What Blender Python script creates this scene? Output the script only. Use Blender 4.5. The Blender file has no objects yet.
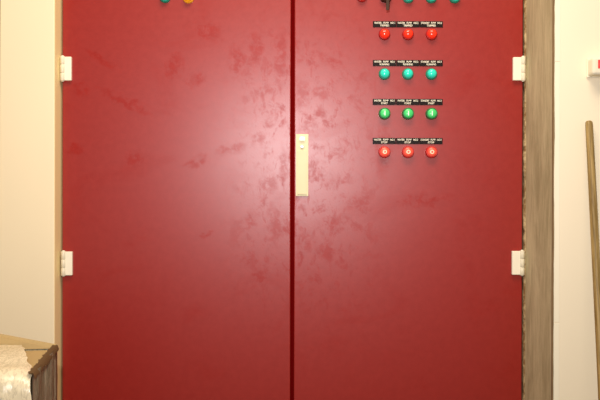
import bpy, bmesh, math, random
from mathutils import Vector, Matrix, noise
random.seed(7)
S = bpy.context.scene
COL = S.collection
D = 1.75          # camera distance from the door faces (y = 0)
ZC = 1.35         # camera height
K = 0.0024        # metres per pixel on the door plane
F = D / K
def X(px, y=0.0): return (px - 300) * K * (D + y) / D
def Z(py, y=0.0): return ZC + (200 - py) * K * (D + y) / D

S.view_settings.view_transform = 'Standard'
S.view_settings.look = 'None'

# ------------------------------------------------------------ materials
def lin(c):
    return tuple(((v/255)/12.92 if v/255 <= .04045 else ((v/255+.055)/1.055)**2.4) for v in c) + (1,)
class NT:
    def __init__(s, name):
        s.m = bpy.data.materials.new(name); s.m.use_nodes = True
        s.t = s.m.node_tree; s.t.nodes.clear()
        s.out = s.n('ShaderNodeOutputMaterial')
    def n(s, t, **kw):
        o = s.t.nodes.new(t)
        for k, v in kw.items(): setattr(o, k, v)
        return o
    def l(s, a, b): s.t.links.new(a, b)
    def setin(s, node, name, v):
        if hasattr(v, 'is_output') or isinstance(v, bpy.types.NodeSocket): s.l(v, node.inputs[name])
        else: node.inputs[name].default_value = v
    def math(s, op, a, b=0.0, c=None, clamp=False):
        o = s.n('ShaderNodeMath', operation=op); o.use_clamp = clamp
        s.setin(o, 0, a); s.setin(o, 1, b)
        if c is not None: s.setin(o, 2, c)
        return o.outputs[0]
    def coords(s, scale=(1,1,1), loc=(0,0,0)):
        tc = s.n('ShaderNodeTexCoord'); mp = s.n('ShaderNodeMapping')
        mp.inputs['Scale'].default_value = scale; mp.inputs['Location'].default_value = loc
        s.l(tc.outputs['Object'], mp.inputs['Vector']); return mp.outputs[0]
    def noise(s, vec, scale, detail=3, rough=.5, dist=0):
        o = s.n('ShaderNodeTexNoise'); s.l(vec, o.inputs['Vector'])
        o.inputs['Scale'].default_value = scale; o.inputs['Detail'].default_value = detail
        o.inputs['Roughness'].default_value = rough; o.inputs['Distortion'].default_value = dist
        return o.outputs['Fac']
    def ramp(s, fac, a, b):
        o = s.n('ShaderNodeMapRange'); o.clamp = True
        s.l(fac, o.inputs['Value']); o.inputs['From Min'].default_value = a; o.inputs['From Max'].default_value = b
        o.interpolation_type = 'SMOOTHSTEP'
        return o.outputs['Result']
    def mix(s, f, a, b):
        o = s.n('ShaderNodeMix', data_type='RGBA')
        s.setin(o, 0, f); s.setin(o, 6, a); s.setin(o, 7, b)
        return o.outputs[2]
    def bsdf(s, **kw):
        o = s.n('ShaderNodeBsdfPrincipled')
        for k, v in kw.items(): s.setin(o, k.replace('_', ' '), v)
        s.l(o.outputs[0], s.out.inputs[0]); return o
    def bump(s, h, strength, dist=.002):
        o = s.n('ShaderNodeBump'); o.inputs['Strength'].default_value = strength
        o.inputs['Distance'].default_value = dist; s.l(h, o.inputs['Height']); return o.outputs[0]

def simple(name, col, rough=.5, metal=0., spec=.5, var=.06, scale=40, **kw):
    t = NT(name); v = t.coords(); c = lin(col)
    f = t.noise(v, scale, 3)
    lo = tuple(x*(1-var) for x in c[:3])+(1,); hi = tuple(min(1,x*(1+var)) for x in c[:3])+(1,)
    b = t.bsdf(Base_Color=t.mix(f, lo, hi), Roughness=rough, Metallic=metal, Specular_IOR_Level=spec)
    for k, val in kw.items(): b.inputs[k.replace('_', ' ')].default_value = val
    return t.m

DOOR_SPEC = .66; DOOR_R = .36
def door_paint():
    t = NT('red_enamel_paint')
    tc = t.n('ShaderNodeTexCoord'); v = tc.outputs['Object']
    # wandering offset so wiped patches get ragged outlines
    nz = t.n('ShaderNodeTexNoise'); t.l(v, nz.inputs['Vector']); nz.inputs['Scale'].default_value = 38; nz.inputs['Detail'].default_value = 4
    sub = t.n('ShaderNodeVectorMath', operation='SUBTRACT'); t.l(nz.outputs['Color'], sub.inputs[0]); sub.inputs[1].default_value = (.5,.5,.5)
    sc = t.n('ShaderNodeVectorMath', operation='SCALE'); t.l(sub.outputs[0], sc.inputs[0]); sc.inputs['Scale'].default_value = .05
    add = t.n('ShaderNodeVectorMath', operation='ADD'); t.l(v, add.inputs[0]); t.l(sc.outputs[0], add.inputs[1])
    sep = t.n('ShaderNodeSeparateXYZ'); t.l(add.outputs[0], sep.inputs[0])
    blobs = [(206,32,15,10,-.3),(173,66,8,15,-.3),(194,80,10,6,.2),(238,62,9,16,0),(135,160,8,9,.5),(125,102,28,4,-.45),
             (230,149,15,6,.25),(258,140,7,7,0),(269,124,9,5,.3),(252,218,6,6,0),(268,184,9,13,0),(196,162,12,5,.3),
             (255,52,7,20,0),(280,60,6,30,0),(314,168,8,9,0),(308,128,10,6,.2),(327,181,7,9,-.4),(360,205,17,11,.3),(305,240,9,10,0),
             (345,179,9,5,0),(321,93,9,7,.4),(262,276,8,10,0),(247,262,7,5,.3),(300,95,8,18,0),(340,222,12,8,.3),(327,250,9,12,0),
             (383,150,9,25,0),(80,90,9,6,0),(75,150,8,5,0),(330,60,14,6,-.5),(420,200,30,5,.1),(275,225,8,22,.1),(284,165,5,18,0),(100,60,18,4,-.6),(205,235,7,3,0)]
    tot = None
    for (px, py, rx, ry, ang) in blobs:
        cx, cz = X(px), Z(py); ca, sa = math.cos(ang), math.sin(ang)
        dx = t.math('SUBTRACT', sep.outputs['X'], cx); dz = t.math('SUBTRACT', sep.outputs['Z'], cz)
        u = t.math('ADD', t.math('MULTIPLY', dx, ca/(rx*K)), t.math('MULTIPLY', dz, sa/(rx*K)))
        w = t.math('ADD', t.math('MULTIPLY', dx, -sa/(ry*K)), t.math('MULTIPLY', dz, ca/(ry*K)))
        r = t.math('SQRT', t.math('ADD', t.math('MULTIPLY', u, u), t.math('MULTIPLY', w, w)))
        m = t.ramp(r, 1.45, .35)
        tot = m if tot is None else t.math('MAXIMUM', tot, m)
    # handled band on both sides of the door gap
    s2 = t.n('ShaderNodeSeparateXYZ'); t.l(v, s2.inputs[0])
    bx = t.math('ABSOLUTE', t.math('SUBTRACT', s2.outputs['X'], X(305)))
    bz = t.math('ABSOLUTE', t.math('SUBTRACT', s2.outputs['Z'], Z(165)))
    band = t.math('MULTIPLY', t.ramp(bx, .26, .03), t.ramp(bz, .52, .1))
    n1 = t.noise(t.coords((1,1,.8), (3.1,0,1.7)), 27, 6, .65, .4)
    n2 = t.noise(t.coords((1.2,1,.6), (.3,0,5.7)), 52, 5, .65, .8)
    p1 = t.math('MULTIPLY', t.ramp(n1, .50, .66), band)
    p2 = t.math('MULTIPLY', t.ramp(n2, .53, .68), t.math('MULTIPLY', band, .6))
    n3 = t.noise(t.coords((1,1,1), (1.3,0,2.2)), 48, 6, .7, .3)
    wide = t.math('MULTIPLY', t.ramp(t.noise(t.coords((.7,1,1.2), (9.1,0,2)), 7, 5, .6, .8), .5, .75), .35)
    sm = t.math('MAXIMUM', t.math('MULTIPLY', tot, t.math('MULTIPLY', t.ramp(n3, .34, .58), .66)), t.math('MAXIMUM', t.math('MULTIPLY', p1, .85), t.math('MAXIMUM', p2, wide)))
    fine = t.noise(v, 60, 6, .7)
    base = t.mix(t.ramp(fine, .3, .7), (.285,.009,.005,1), (.315,.012,.007,1))
    spec = t.math('SUBTRACT', DOOR_SPEC, t.math('MULTIPLY', sm, DOOR_SPEC*.6))
    rough = t.math('ADD', DOOR_R, t.math('MULTIPLY', fine, .04))
    peel = t.noise(v, 260, 2)
    t.bsdf(Base_Color=base, Roughness=rough, Specular_IOR_Level=spec, Normal=t.bump(peel, .06, .0006))
    return t.m


def plaster(name, c, var=.025, rough=.8):
    t = NT(name); v = t.coords(); a = lin(c)
    n = t.noise(t.coords((1,1,.35)), 3.5, 4, .6)
    col = t.mix(n, tuple(x*(1-var*2) for x in a[:3])+(1,), tuple(min(1,x*(1+var)) for x in a[:3])+(1,))
    f = t.noise(v, 140, 5, .6)
    t.bsdf(Base_Color=col, Roughness=rough, Specular_IOR_Level=.25, Normal=t.bump(f, .12, .001)); return t.m

def cement():
    t = NT('bare_cement_render')
    n1 = t.noise(t.coords((7,2.2,.8)), 7, 6, .65, .5)
    n2 = t.noise(t.coords((1,1,.10)), 110, 4, .7)
    n3 = t.noise(t.coords((1,1,.5), (4,1,2)), 6, 5, .6, .6)
    f = t.math('ADD', t.math('MULTIPLY', n1, .45), t.math('ADD', t.math('MULTIPLY', n2, .3), t.math('MULTIPLY', n3, .35)))
    col = t.mix(t.ramp(f, .36, .74), lin((164,153,116)), lin((222,212,170)))
    t.bsdf(Base_Color=col, Roughness=.9, Specular_IOR_Level=.15, Normal=t.bump(f, .5, .003)); return t.m

def mortar_mat():
    t = NT('crumbly_mortar'); n = t.noise(t.coords((1,1,1)), 26, 6, .8)
    t.bsdf(Base_Color=t.mix(t.ramp(n, .42, .6), lin((132,100,64)), lin((206,182,138))), Roughness=.95, Specular_IOR_Level=.1, Normal=t.bump(n, .8, .003)); return t.m
def wood():
    t = NT('worn_wood')
    n = t.noise(t.coords((1,1,.05)), 180, 5, .7, .6); n2 = t.noise(t.coords((1,1,.5)), 14, 4)
    col = t.mix(t.ramp(n, .3, .7), lin((118,92,44)), lin((190,158,98)))
    col = t.mix(t.math('MULTIPLY', n2, .5), col, lin((110,88,48)))
    t.bsdf(Base_Color=col, Roughness=.5, Specular_IOR_Level=.4, Normal=t.bump(n, .3, .001)); return t.m

def film(name, cover, tint, sx=(6,6,1.1), rough=.18, bs=1.0, streak=None):
    t = NT(name); v = t.coords(sx)
    n = t.noise(v, 9, 6, .6, 1.6)
    n2 = t.noise(t.coords((sx[0]*1.5, sx[1]*1.5, sx[2]*2), (2,5,1)), 16, 6, .65, 2.2)
    h = t.math('ADD', n, t.math('MULTIPLY', n2, .7))
    nb = t.bump(h, bs, .012)
    p = t.n('ShaderNodeBsdfPrincipled'); p.inputs['Base Color'].default_value = lin(tint)
    p.inputs['Roughness'].default_value = rough; p.inputs['Specular IOR Level'].default_value = .9
    t.l(nb, p.inputs['Normal'])
    tr = t.n('ShaderNodeBsdfTransparent'); mx = t.n('ShaderNodeMixShader')
    if streak:
        ns = t.noise(t.coords((1,1,.10), (0,3,0)), 85, 5, .7, .4)
        t.l(t.mix(t.ramp(ns, .42, .66), lin(streak), lin(tint)), p.inputs['Base Color'])
        p.inputs['Specular IOR Level'].default_value = .35
    fac = t.math('ADD', t.math('MULTIPLY', t.ramp(n2, .4, .68), .55), cover, clamp=True)
    t.l(fac, mx.inputs[0]); t.l(tr.outputs[0], mx.inputs[1]); t.l(p.outputs[0], mx.inputs[2])
    t.l(mx.outputs[0], t.out.inputs[0]); return t.m

def cardboard(name, c):
    t = NT(name)
    n = t.noise(t.coords((1,1,1)), 12, 5, .6); s = t.noise(t.coords((30,1,1)), 10, 3)
    f = t.math('ADD', t.math('MULTIPLY', n, .7), t.math('MULTIPLY', s, .3)); a = lin(c)
    t.bsdf(Base_Color=t.mix(f, tuple(x*.8 for x in a[:3])+(1,), tuple(min(1,x*1.1) for x in a[:3])+(1,)), Roughness=.75, Specular_IOR_Level=.25); return t.m

M = dict(
    paint=door_paint(),
    paint_plain=simple('red_enamel_edge', (140,14,10), .45),
    dark_red=simple('shadowed_red_steel', (110,2,2), .9, 0, .05),
    cream=simple('cream_powder_coat', (222,208,168), .5, 0, .2),
    white=simple('cream_cast_hinge', (246,238,216), .4),
    hinge_seam=simple('hinge_barrel_grey', (226,216,190), .4),
    wall_l=plaster('cream_wall_paint', (246,227,192)),
    wall_r=plaster('pale_cream_wall_paint', (246,232,205)),
    trim_r=plaster('pale_corner_strip', (248,237,212)),
    reveal=plaster('tan_wall_paint', (250,228,170)),
    cement=cement(), mortar=mortar_mat(),
    greytrim=simple('grey_trim_paint', (150,132,104), .6),
    floor=plaster('grey_screed', (150,140,125)),
    black=simple('black_engraved_plastic', (24,15,11), .5, 0, .15),
    letter=simple('off_white_engraving', (238,228,205), .6),
    steel=simple('satin_steel', (190,185,175), .3, 1.0),
    darksteel=simple('aged_dark_metal', (70,48,36), .4, .6),
    brass=simple('brass_key_metal', (200,170,110), .3, .9),
    pvc=plaster('off_white_plastic', (236,226,202)), 
    label_red=simple('red_label_print', (235,70,75), .5), label_pink=simple('pink_label_print', (250,165,160), .5),
    wood=wood(), card=cardboard('brown_cardboard', (186,158,108)), card_body=cardboard('dull_cardboard', (130,118,92)), card_dark=cardboard('dark_brown_cardboard', (100,76,46)),
    film_top=film('stretch_film_painted_glare', .78, (232,216,182), (5,2,1.0), .24, .16),  # glare painted in: pale tint and high cover whiten the film
    film_side=film('clear_stretch_film', .75, (196,190,162), (12,12,1.1), .3, .6, (142,134,106)),
)
def lens_mat(name, col, emis):
    return simple(name, col, .18, 0, .6, var=.04, Emission_Color=lin(col), Emission_Strength=emis)
L = dict(
    red=(simple('red_lens', (255,52,28), .2, 0, .6, Emission_Color=lin((255,40,15)), Emission_Strength=.28), simple('red_bezel', (170,20,18), .4)),
    teal=(simple('teal_lens', (40,215,185), .2, 0, .6, Emission_Color=lin((20,200,165)), Emission_Strength=.15), simple('dark_green_bezel', (30,125,98), .4)),
    yellow=(simple('yellow_lens', (255,180,20), .2, 0, .6, Emission_Color=lin((255,170,10)), Emission_Strength=.2), simple('amber_bezel', (240,165,30), .4)),
    green=(simple('green_cap', (70,205,110), .35), simple('green_bezel', (32,110,58), .4)),
    stop=(simple('red_cap', (255,92,70), .35), simple('red_ring', (200,40,34), .4)),
)
mark_w = simple('white_button_mark', (225,255,225), .5)
mark_r = simple('pale_button_mark', (255,215,180), .5)
mark_d = simple('dark_button_mark', (150,60,40), .5)

# ------------------------------------------------------------ helpers
def link(name, bm, mat, parent=None, label=None, smooth=False, bevel=0, seg=2):
    me = bpy.data.meshes.new(name); bmesh.ops.recalc_face_normals(bm, faces=bm.faces); bm.to_mesh(me); bm.free()
    mats = mat if isinstance(mat, (list, tuple)) else [mat]
    for m in mats: me.materials.append(m)
    if smooth:
        for p in me.polygons: p.use_smooth = True
    o = bpy.data.objects.new(name, me); COL.objects.link(o)
    if parent: o.parent = parent
    if label: o['label'] = label
    if bevel:
        b = o.modifiers.new('Bevel', 'BEVEL'); b.width = bevel; b.segments = seg; b.limit_method = 'ANGLE'
    return o
def box(bm, x0, x1, y0, y1, z0, z1, mi=0):
    vs = [bm.verts.new(p) for p in ((x0,y0,z0),(x1,y0,z0),(x1,y1,z0),(x0,y1,z0),(x0,y0,z1),(x1,y0,z1),(x1,y1,z1),(x0,y1,z1))]
    for f in ((0,1,2,3),(4,5,6,7),(0,1,5,4),(1,2,6,5),(2,3,7,6),(3,0,4,7)):
        bm.faces.new([vs[i] for i in f]).material_index = mi
def lathe(bm, prof, cx=0, cy=0, cz=0, axis='Y', n=32, mi=0):
    """prof: (radius, height along axis); closes at radius 0"""
    rings = []
    for r, h in prof:
        ring = []
        for k in range(n if r > 1e-7 else 1):
            a = 2*math.pi*k/n; u, w = r*math.cos(a), r*math.sin(a)
            p = (cx+u, cy+h, cz+w) if axis == 'Y' else ((cx+u, cy+w, cz+h) if axis == 'Z' else (cx+h, cy+u, cz+w))
            ring.append(bm.verts.new(p))
        rings.append(ring)
    for a, b in zip(rings, rings[1:]):
        if len(a) == 1 and len(b) == 1: continue
        for k in range(n):
            k2 = (k+1) % n
            vs = [a[0], b[k2], b[k]] if len(a) == 1 else ([a[k], a[k2], b[0]] if len(b) == 1 else [a[k], a[k2], b[k2], b[k]])
            f = bm.faces.new(vs); f.material_index = mi; f.smooth = True
def tag(o, label=None, cat=None, group=None, kind=None):
    if label: o['label'] = label
    if cat: o['category'] = cat
    if group: o['group'] = group
    if kind: o['kind'] = kind
    return o
def empty(name, loc, label=None, cat=None, parent=None):
    o = bpy.data.objects.new(name, None); COL.objects.link(o); o.location = loc; o.empty_display_size = .05
    if parent: o.parent = parent
    return tag(o, label, cat)

# ------------------------------------------------------------ setting
XL = X(60.5); XR = X(524.8)            # the two sides of the opening the cabinet stands in
YL, YR = -.0420, -.195                  # faces of the left and right walls
ZTOP = 2.30
def struct(name, bm, mat, **kw):
    o = link(name, bm, mat, **kw); o['kind'] = 'structure'; return o

bm = bmesh.new(); box(bm, -3, 3, -3.2, .62, -.1, 0); struct('floor', bm, M['floor'])
# left wall: painted face plus tan return
bm = bmesh.new()
box(bm, -3, XL, YL, .5, 0, 2.9)
for f in bm.faces:
    if abs(f.calc_center_median().x - XL) < 1e-5: f.material_index = 1
struct('wall_left', bm, [M['wall_l'], M['reveal']], bevel=.003)
bm = bmesh.new()
box(bm, XR, 3, YR, .5, 0, 2.9)
for f in bm.faces:
    if abs(f.calc_center_median().x - XR) < 1e-5: f.material_index = 1
struct('wall_right', bm, [M['wall_r'], M['cement']])
bm = bmesh.new(); box(bm, XL, XR, .02, .5, ZTOP, 2.9); box(bm, -3, 3, .5, .6, 0, 2.9); struct('wall_back', bm, M['wall_l'])
# corner strip on the right wall, three lengths with open joints
bm = bmesh.new()
xs0, xs1 = XR+.0012, X(559.5, YR)
for z0, z1 in ((0, Z(322.6,YR)), (Z(321.6,YR), Z(62,YR)), (Z(61,YR), 2.9)):
    box(bm, xs0, xs1, YR-.0008, YR, z0, z1)
struct('trim_1', bm, M['trim_r'], bevel=.0006)
# thin uneven dark strip along the cement corner
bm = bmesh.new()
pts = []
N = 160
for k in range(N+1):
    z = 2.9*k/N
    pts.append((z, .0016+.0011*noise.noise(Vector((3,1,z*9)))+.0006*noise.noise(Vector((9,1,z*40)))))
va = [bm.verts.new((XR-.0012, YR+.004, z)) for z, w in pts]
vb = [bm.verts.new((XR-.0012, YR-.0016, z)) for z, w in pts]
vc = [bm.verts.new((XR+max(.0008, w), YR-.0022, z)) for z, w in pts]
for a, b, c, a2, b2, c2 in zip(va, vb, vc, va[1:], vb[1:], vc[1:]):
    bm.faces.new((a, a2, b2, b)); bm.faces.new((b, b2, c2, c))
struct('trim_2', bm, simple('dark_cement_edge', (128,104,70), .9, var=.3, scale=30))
# crumbly mortar bead between the doors and the cement return
bm = bmesh.new()
N = 620; prev = None
for k in range(N+1):
    z = ZTOP*k/N
    w = .0028 + .0020*noise.noise(Vector((5,0,z*14))) + .0018*noise.noise(Vector((1,7,z*60)))
    g = .006*noise.noise(Vector((2,3,z*30)))
    row = [bm.verts.new(p) for p in ((XR+.0005, -.0075+g*.4, z), (XR-w*.5, -.006+g*.4, z), (XR-w, -.001+g*.2, z), (XR-w*.7, .012, z), (XR+.0005, .02, z))]
    if prev:
        for a, b, c, d in zip(prev, prev[1:], row[1:], row):
            f = bm.faces.new((a, b, c, d)); f.smooth = True
            
    prev = row
struct('trim_3', bm, M['mortar'])
# grey strip on the left wall at the very edge of the view
bm = bmesh.new()
f0 = [bm.verts.new((x, YL-.006, z)) for x, z in ((X(-9,YL), Z(240,YL)), (X(-.6,YL), Z(240,YL)), (X(3.6,YL), 2.9), (X(-9,YL), 2.9))]
f1 = [bm.verts.new((v.co.x, YL, v.co.z)) for v in f0]
bm.faces.new(f0); bm.faces.new(f1[::-1])
for k in range(4): bm.faces.new((f0[k], f0[(k+1)%4], f1[(k+1)%4], f1[k]))
struct('trim_4', bm, M['greytrim'], bevel=.002)

# ------------------------------------------------------------ control cabinet
cab = empty('control_cabinet', (0, .2, 0), 'tall red steel double-door control cabinet standing in the wall opening', 'cabinet')
def P(name, bm, mat, parent=None, label=None, **kw):
    """child built in world coordinates"""
    o = link(name, bm, mat, None, label, **kw)
    par = parent or cab; o.parent = par
    o.matrix_parent_inverse = Matrix.Identity(4)
    off = Vector((0,0,0)); q = par
    while q: off += q.location; q = q.parent
    for v in o.data.vertices: v.co -= off
    return o
ZB, ZT = .10, 2.24
bm = bmesh.new()
x0, x1 = X(63.5), X(520.5)
box(bm, x0, x1, .42, .44, ZB, ZT); box(bm, x0, x0+.03, .024, .42, ZB, ZT); box(bm, x1-.03, x1, .024, .42, ZB, ZT)
box(bm, x0+.03, x1-.03, .024, .42, ZB, ZB+.03); box(bm, x0+.03, x1-.03, .024, .42, ZT-.03, ZT)
P('body', bm, M['paint_plain'], bevel=.001)
bm = bmesh.new(); box(bm, X(285), X(300), .0245, .05, ZB+.03, ZT-.03); P('centre_post', bm, M['dark_red'])
bm = bmesh.new(); box(bm, x0, x1, .05, .42, 0, ZB); P('plinth', bm, M['darksteel'], label='dark plinth below the doors')
def door(px0, px1):
    bm = bmesh.new(); a, b = X(px0), X(px1)
    box(bm, a, b, 0, .0215, ZB, ZT)
    # keep the texture in world-aligned coordinates: origin offset handled by P
    return bm, a, b
def add_door(px0, px1, label):
    bm, a, b = door(px0, px1)
    o = link('door', bm, M['paint'], None, label, bevel=.0022, seg=3)
    o.parent = cab; o.location = -cab.location      # object origin at the world origin
    return o
dl = add_door(62.3, 290.6, 'left red door leaf')
dr = add_door(294.2, 522.4, 'right red door leaf')

# latch plate on the right leaf
lp = Vector((X(301.9), 0, Z(165)))
bm = bmesh.new()
box(bm, X(295.8), X(308.2), -.0035, 0, Z(196), Z(134.2))
plate = link('latch_plate', bm, M['cream'], dr, 'cream rectangular latch plate', bevel=.0012)
bm = bmesh.new()
box(bm, X(297.3), X(306.8), -.0062, -.0030, Z(194), Z(151), 0)           # lever
box(bm, X(299.6), X(304.6), -.0080, -.0030, Z(140.6), Z(137.2), 1)       # thumb button
lathe(bm, [(.0042,-.003),(.0042,-.0068),(.0036,-.0076),(0,-.0076)], X(302), 0, Z(146.8), n=24, mi=2)
box(bm, X(302)-.0005, X(302)+.0005, -.0079, -.0075, Z(146.8)-.0026, Z(146.8)+.0026, 3)
# merged hardware of the latch stays inside the plate's own mesh
tmp = bpy.data.meshes.new('tmp'); bm.to_mesh(tmp); bm.free()
bm = bmesh.new(); bm.from_mesh(plate.data); bm.from_mesh(tmp); bm.to_mesh(plate.data); bm.free(); bpy.data.meshes.remove(tmp)
for m in (simple('white_thumb_button', (255,250,235), .3), M['steel'], M['darksteel']): plate.data.materials.append(m)

# hinges
def hinge(side, px_in, px_out, py0, py1, label):
    """leaf screwed on the door face, barrel at the outer edge"""
    zc = Z((py0+py1)/2); h = (py1-py0)*K/2; xa, xb = X(px_in), X(px_out); s = 1 if xb > xa else -1
    root = empty('hinge', (xb, -cab.location.y, zc), label, None, cab)
    bm = bmesh.new(); w = abs(xb-xa)
    xl, xr = sorted((-s*w, -s*.006)); box(bm, xl, xr, -.009, 0, -h+.001, h-.001)
    link('leaf', bm, M['white'], root, bevel=.0015)
    bm = bmesh.new()
    cx = -s*.0062
    for a, b in ((-h, -h/3-.0006), (-h/3, h/3), (h/3+.0006, h)):
        lathe(bm, [(0,a),(.0052,a),(.0058,a+.0008),(.0058,b-.0008),(.0052,b),(0,b)], cx, -.0066, 0, 'Z', 20)
    link('barrel', bm, M['hinge_seam'], root)
    bm = bmesh.new()
    lathe(bm, [(0,-h-.0018),(.0030,-h-.0018),(.0030,h+.0018),(0,h+.0018)], cx, -.0066, 0, 'Z', 14)
    link('pin', bm, M['white'], root)
    return root
hinge(-1, 72.2, 60.9, 57.5, 82, 'upper hinge on the left door')
hinge(-1, 73.2, 61.9, 251.5, 276, 'lower hinge on the left door')
hinge(1, 511.8, 524.4, 57, 81, 'upper hinge on the right door')
hinge(1, 511.4, 524.0, 250, 274.5, 'lower hinge on the right door')

YC = -cab.location.y
def pilot(px, py, kind, label):
    cap, ring = L[kind]
    root = empty('pilot_light', (X(px), YC, Z(py)), label, None, cab)
    bm = bmesh.new()
    lathe(bm, [(.0140,0),(.0140,-.0022),(.0132,-.0036),(.0120,-.0054),(.0109,-.0056),(.0109,-.003)], n=36)
    link('bezel', bm, ring, root)
    bm = bmesh.new()
    pr = [(.0109,-.002),(.0109,-.0100)] + [(.0109*math.cos(a), -.0100-.0075*math.sin(a)) for a in [math.pi/2*k/9 for k in range(1, 9)]] + [(0,-.0175)]
    lathe(bm, pr, n=36); link('lens', bm, cap, root)
    return root
def button(px, py, kind, label):
    cap, ring = L[kind]
    root = empty('push_button', (X(px), YC, Z(py)), label, None, cab)
    bm = bmesh.new()
    lathe(bm, [(.0142,0),(.0142,-.0030),(.0134,-.0120),(.0120,-.0135),(.0110,-.0125),(.0108,-.006)], n=36)
    link('bezel', bm, ring, root)
    bm = bmesh.new()
    lathe(bm, [(.0108,-.006),(.0108,-.0135),(.0100,-.0148),(0,-.0150)], n=36); link('cap', bm, cap, root)
    bm = bmesh.new()
    if kind == 'green':
        box(bm, -.0012, .0012, -.0153, -.0149, -.0056, .0056); link('start_mark', bm, mark_w, root, 'white upright start bar')
    else:
        n = 28; i, o_ = .0028, .0050
        a = [[bm.verts.new((r*math.cos(2*math.pi*k/n), -.0152, r*math.sin(2*math.pi*k/n))) for k in range(n)] for r in (i, o_)]
        for k in range(n): bm.faces.new((a[0][k], a[0][(k+1)%n], a[1][(k+1)%n], a[1][k]))
        link('stop_mark', bm, mark_r, root, 'pale stop ring')
    return root
def text_mesh(body, h, w, cz):
    cu = bpy.data.curves.new('lettering', 'FONT'); cu.body = body; cu.align_x = 'CENTER'; cu.align_y = 'CENTER'
    cu.size = 1; cu.offset = .022; cu.extrude = 0; cu.resolution_u = 3
    o = bpy.data.objects.new('tmp', cu); COL.objects.link(o)
    dg = bpy.context.evaluated_depsgraph_get(); dg.update()
    me = bpy.data.meshes.new_from_object(o.evaluated_get(dg)); bpy.data.objects.remove(o)
    xs = [v.co.x for v in me.vertices]; ys = [v.co.y for v in me.vertices]
    cx, cy = (min(xs)+max(xs))/2, (min(ys)+max(ys))/2; kx = w/(max(xs)-min(xs)); ky = h/(max(ys)-min(ys))
    for v in me.vertices: v.co = Vector(((v.co.x-cx)*kx, -.00225, cz+(v.co.y-cy)*ky))
    return me
def name_plate(px, py, l1, l2, w2, label):
    root = empty('name_plate', (X(px), YC, Z(py)), label, None, cab)
    bm = bmesh.new(); box(bm, -11.55*K, 11.55*K, -.002, 0, -3*K, 3*K); link('plate', bm, M['black'], root, bevel=.0004, seg=1)
    a = text_mesh(l1.replace(' ', '   '), 1.95*K, 20.6*K, 1.25*K); b = text_mesh(l2, 1.9*K, w2*K, -1.35*K)
    bm = bmesh.new(); bm.from_mesh(a); bm.from_mesh(b)
    link('lettering', bm, M['letter'], root, 'off-white lettering')
    bpy.data.meshes.remove(a); bpy.data.meshes.remove(b)
PX = [384.0, 407.4, 430.9]; PN = ['WATER PUMP NO.1', 'WATER PUMP NO.2', 'STANDBY PUMP NO.3']
ORD = ['left', 'middle', 'right']
rows = [(24.1, 34.3, 'red', 'TRIPPED', 9), (62.8, 73.8, 'teal', 'RUNNING', 9.4), (101.6, 113.5, 'green', 'START', 6.6), (140.6, 151.8, 'stop', 'STOP', 6.4)]
rn = dict(red='glossy red pilot light, {} of the upper row', teal='teal pilot light, {} of its row of three',
          green='green start push button, {} of its row', stop='red stop push button, {} of the bottom row')
for ly, by, kind, word, w2 in rows:
    for i, px in enumerate(PX):
        (pilot if kind in ('red', 'teal') else button)(px, by+.2, kind, rn[kind].format(ORD[i]))
        name_plate(px+[0,0,-.2][i], ly+.25, PN[i], word, w2, f'black name plate reading {PN[i]} {word}')
pilot(361.3, -3.4, 'red', 'red pilot light at the top of the right door')
for px, nm in ((407.6,'left'), (430.6,'middle'), (454.0,'right')):
    pilot(px, -2.3, 'teal', f'teal pilot light in the top row, {nm} of three')
pilot(164.9, -2.2, 'teal', 'teal pilot light on the left door')
pilot(188.2, -1.8, 'yellow', 'yellow pilot light on the left door')
# key switch with a hanging key
ks = empty('key_switch', (X(385.0), YC, Z(-3.0)), 'dark key switch with a key hanging below it', None, cab)
bm = bmesh.new(); lathe(bm, [(.0147,0),(.0147,-.003),(.0135,-.012),(.012,-.0135),(.0085,-.0135),(.0085,-.016),(0,-.016)], n=36)
link('bezel', bm, M['darksteel'], ks)
bm = bmesh.new(); box(bm, -.0010, .0010, -.036, -.014, -.0045, .0045); lathe(bm, [(0,-.0012),(.0095,-.0012),(.0095,.0012),(0,.0012)], 0, -.040, 0, 'X', 20)
link('key', bm, M['brass'], ks, 'brass key in the lock', bevel=.0004)
bm = bmesh.new()
n = 28; c0 = Vector((.0, -.044, -.0095))
rr = [[bm.verts.new(c0 + Vector(((.0085+.0009*math.cos(b))*math.cos(a)*.9, (.0009*math.sin(b)), (.0085+.0009*math.cos(b))*math.sin(a)))) for b in [2*math.pi*j/8 for j in range(8)]] for a in [2*math.pi*k/n for k in range(n)]]
for k in range(n):
    for j in range(8): bm.faces.new((rr[k][j], rr[(k+1)%n][j], rr[(k+1)%n][(j+1)%8], rr[k][(j+1)%8]))
link('key_ring', bm, M['steel'], ks, 'thin steel ring', smooth=True)
bm = bmesh.new()
box(bm, -.0040, .0032, -.0455, -.0435, -.0430, -.018); box(bm, -.0012, .0044, -.0432, -.0418, -.036, -.016)
link('spare_key', bm, M['darksteel'], ks, 'dark key hanging from the ring', bevel=.0008)

# ------------------------------------------------------------ wall box on the right wall
wb = empty('alarm_box', (X(586.6,YR)+.045, YR, Z(68.6,YR)), 'off-white plastic box with red label mounted on the right wall above the pole', 'wall box')
bm = bmesh.new(); box(bm, -.045, .045, -.030, 0, -.0165, .0205)
link('housing', bm, M['pvc'], wb, bevel=.006, seg=4)
bm = bmesh.new(); box(bm, -.0340, .0300, -.0306, -.0298, -.004, .0140, 0); box(bm, -.0300, .0270, -.0309, -.0303, .0020, .0080, 1)
link('red_label', bm, [M['label_red'], M['label_pink']], wb, 'red printed label with pale centre')
bm = bmesh.new(); box(bm, -.047, .047, -.004, 0, -.0190, .0215); link('backplate', bm, M['pvc'], wb, bevel=.0015)

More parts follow.
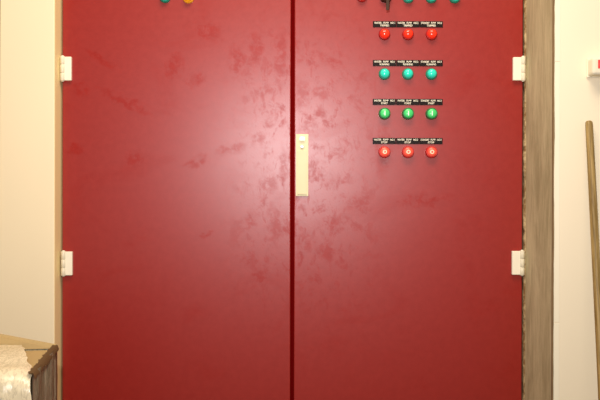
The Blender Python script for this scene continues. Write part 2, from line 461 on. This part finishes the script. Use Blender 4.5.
# ------------------------------------------------------------ leaning pole
top = Vector((X(588.6, YR-.01), YR-.0095, Z(120.5, YR-.01))); foot = Vector((.562, -.52, .004))
d = (top-foot); Lp = d.length
bm = bmesh.new()
prof = [(0,0),(.0070,0),(.0088,.002),(.0088,.3)] + [(.0086-.0008*k/8, .3+(Lp-.31)*k/8) for k in range(1,9)] + [(.0072,Lp-.003),(.0052,Lp-.0006),(0,Lp)]
lathe(bm, prof, axis='Z', n=24)
for v in bm.verts:
    v.co.x += .0016*math.sin(v.co.z*2.1); v.co.y += .001*math.sin(v.co.z*3.3)
pole = link('wooden_pole', bm, M['wood'])
pole.location = foot; pole.rotation_mode = 'QUATERNION'; pole.rotation_quaternion = Vector((0,0,1)).rotation_difference(d.normalized())
tag(pole, 'thin worn brown wooden pole leaning against the right wall below the white box', 'pole')

# ------------------------------------------------------------ wrapped carton
A = Vector((-.4335, -.575)); B = Vector((-.470, -.346)); zt = 1.067
u = (B-A).normalized(); v_ = Vector((-u.y, u.x)); 
depth = (B-A).length; width = .46
ang = math.atan2(u.y, u.x) - math.pi/2       # rotation of the carton
ct = empty('wrapped_carton', (A.x, A.y, 0), 'tall brown cardboard carton wrapped in clear stretch film, raised flap, left of the cabinet', 'carton')
ct.rotation_euler = (0, 0, ang)
# local frame: x to the right, y back; near right corner at the origin
def skin(x0, x1, y0, y1, z0, z1, amp, f=(9,9,5), bulge=0, top=True, step=.012, seed=0, faces='FRLBT'):
    bm = bmesh.new()
    def grid(p0, pu, pv, nrm, edge):
        nu = max(2, int(pu.length/step)); nv = max(2, int(pv.length/step)); g = []
        for i in range(nu+1):
            r = []
            for j in range(nv+1):
                a, b = i/nu, j/nv; p = p0+pu*a+pv*b
                e = min(1, 6*min(a, 1-a)) if edge else 1
                dsp = amp*noise.fractal(Vector((p.x*f[0], p.y*f[1], p.z*f[2]+seed)), .8, 2.1, 4) + bulge*math.sin(math.pi*a)*math.sin(math.pi*min(1, b*.5+.5))
                r.append(bm.verts.new(p+nrm*dsp*(.35+.65*e)))
            g.append(r)
        for i in range(nu):
            for j in range(nv):
                fc = bm.faces.new((g[i][j], g[i+1][j], g[i+1][j+1], g[i][j+1])); fc.smooth = True
    W, Dp, H = Vector((x1-x0,0,0)), Vector((0,y1-y0,0)), Vector((0,0,z1-z0))
    o = Vector((x0,y0,z0))
    if 'F' in faces: grid(o, W, H, Vector((0,-1,0)), True)
    if 'B' in faces: grid(o+Dp, W, H, Vector((0,1,0)), True)
    if 'L' in faces: grid(o, Dp, H, Vector((-1,0,0)), True)
    if 'R' in faces: grid(o+W, Dp, H, Vector((1,0,0)), True)
    if 'T' in faces: grid(o+H, W, Dp, Vector((0,0,1)), True)
    bmesh.ops.remove_doubles(bm, verts=bm.verts, dist=.004)
    return bm
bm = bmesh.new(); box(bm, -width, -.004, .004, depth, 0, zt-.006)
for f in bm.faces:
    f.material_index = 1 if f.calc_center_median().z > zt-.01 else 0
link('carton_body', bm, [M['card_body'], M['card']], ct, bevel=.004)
# side film
bm = skin(-width-.006, .002, -.002, depth+.005, .02, zt+.002, .007, (26,26,5), .007, seed=3, faces='RLB')
link('side_film', bm, M['film_side'], ct, 'crinkled clear stretch film round the sides', smooth=True)
# bright top film, rounded over the front edge and hanging down the front
bm = bmesh.new(); nu = 110; g = []; R_ = .036
prof = [(-.012, zt-1.03+1.0*k/60, -1, 0) for k in range(61)]
prof += [(-.012+R_*(1-math.cos(a)), zt-.030+R_*math.sin(a), -math.cos(a), math.sin(a)) for a in [math.pi/2*k/14 for k in range(1, 15)]]
prof += [(.024+(depth-.026)*k/22, zt+.006, 0, 1) for k in range(1, 23)]
for (yy, zz, ny, nz) in prof:
    b = max(0, yy/depth); top = max(0, nz); r = []
    for i in range(nu+1):
        a = i/nu
        right = .001 - .066*b**1.2 + .006*noise.noise(Vector((b*9, 4, zz*20)))
        xx = -width-.004 + a*(width+.004+right)
        fan = xx + .35*min(.3, zt-zz)*(xx+.06)
        d = (.0060*noise.fractal(Vector((fan*42, 1, zz*5)), .8, 2.1, 4))*(1-.75*top) + .004*noise.noise(Vector((xx*9, yy*16, 3)))
        drop = .010*max(0, (xx+.03)/.03)**2
        r.append(bm.verts.new((xx, yy+ny*d, zz+nz*d-drop*top)))
    g.append(r)
for i in range(len(g)-1):
    for j in range(nu): bm.faces.new((g[i][j], g[i][j+1], g[i+1][j+1], g[i+1][j])).smooth = True
link('top_film', bm, M['film_top'], ct, 'glossy film over the carton top, glare painted pale')
# raised flap along the back edge
bm = bmesh.new()
def slab(pts, th):
    f = [bm.verts.new(p) for p in pts]; b = [bm.verts.new(Vector(p)+th) for p in pts]
    bm.faces.new(f); bm.faces.new(b[::-1]); n = len(f)
    for k in range(n): bm.faces.new((f[k], f[(k+1)%n], b[(k+1)%n], b[k]))
slab([(-width, depth-.002, zt-.004), (-.003, depth-.002, zt-.004), (.001, depth+.001, zt+.003), (-.19, depth+.014, zt+.043), (-width, depth+.020, zt+.105)], Vector((0,.004,0)))
link('flap', bm, M['card'], ct, 'raised cardboard flap at the back', bevel=.0008)
# torn film and tape fringe along the right top edge
bm = bmesh.new(); pv = None
for k in range(41):
    b = k/40; y = b*depth; w = .001+.009*abs(noise.noise(Vector((b*11,2,3))))+.003*b
    row = [bm.verts.new((-.002-w, y, zt+.003+.003*noise.noise(Vector((b*20,0,1))))), bm.verts.new((.0035, y, zt+.002)), bm.verts.new((.006+.002*noise.noise(Vector((b*17,5,5))), y, zt-.005-.008*abs(noise.noise(Vector((b*15,7,3))))))]
    if pv:
        for p, q, r, s in zip(pv, pv[1:], row[1:], row): bm.faces.new((p, q, r, s)).smooth = True
    pv = row
link('edge_fold', bm, M['card_dark'], ct, 'dark crumpled fold along the right top edge')  # fold in a darker brown cardboard colour

# ------------------------------------------------------------ light
def area(name, loc, target, size, power, color, shape='DISK', sy=None):
    ld = bpy.data.lights.new(name, 'AREA'); ld.shape = shape; ld.size = size; ld.energy = power; ld.color = color
    if sy: ld.size_y = sy
    o = bpy.data.objects.new(name, ld); COL.objects.link(o); o.location = loc
    o.rotation_euler = (Vector(target)-Vector(loc)).to_track_quat('-Z', 'Y').to_euler(); return o
fl = area('camera_flash', (-.045, -D-.02, ZC+.23), (-.02, 0, ZC+.22), .06, 6.3, (1, .975, .98))
fl.data.spread = math.radians(95)
area('ceiling_light', (.05, -.95, 2.86), (.0, -.3, 1.2), 1.0, 26, (1, .86, .66), 'RECTANGLE', .5)
w = bpy.data.worlds.new('World'); S.world = w; w.use_nodes = True
w.node_tree.nodes['Background'].inputs[0].default_value = (1, .84, .66, 1); w.node_tree.nodes['Background'].inputs[1].default_value = .33

cd = bpy.data.cameras.new('Camera'); cam = bpy.data.objects.new('Camera', cd); COL.objects.link(cam)
cd.sensor_width = 36; cd.lens = 36*F/600; cd.clip_start = .02
cam.location = (0, -D, ZC)
pitch = math.radians(-.25); cd.shift_y = math.tan(math.radians(.25))*F/600
cam.rotation_euler = (math.pi/2+pitch, 0, 0)
cam.rotation_euler.rotate_axis('Z', math.radians(.12))
S.camera = cam
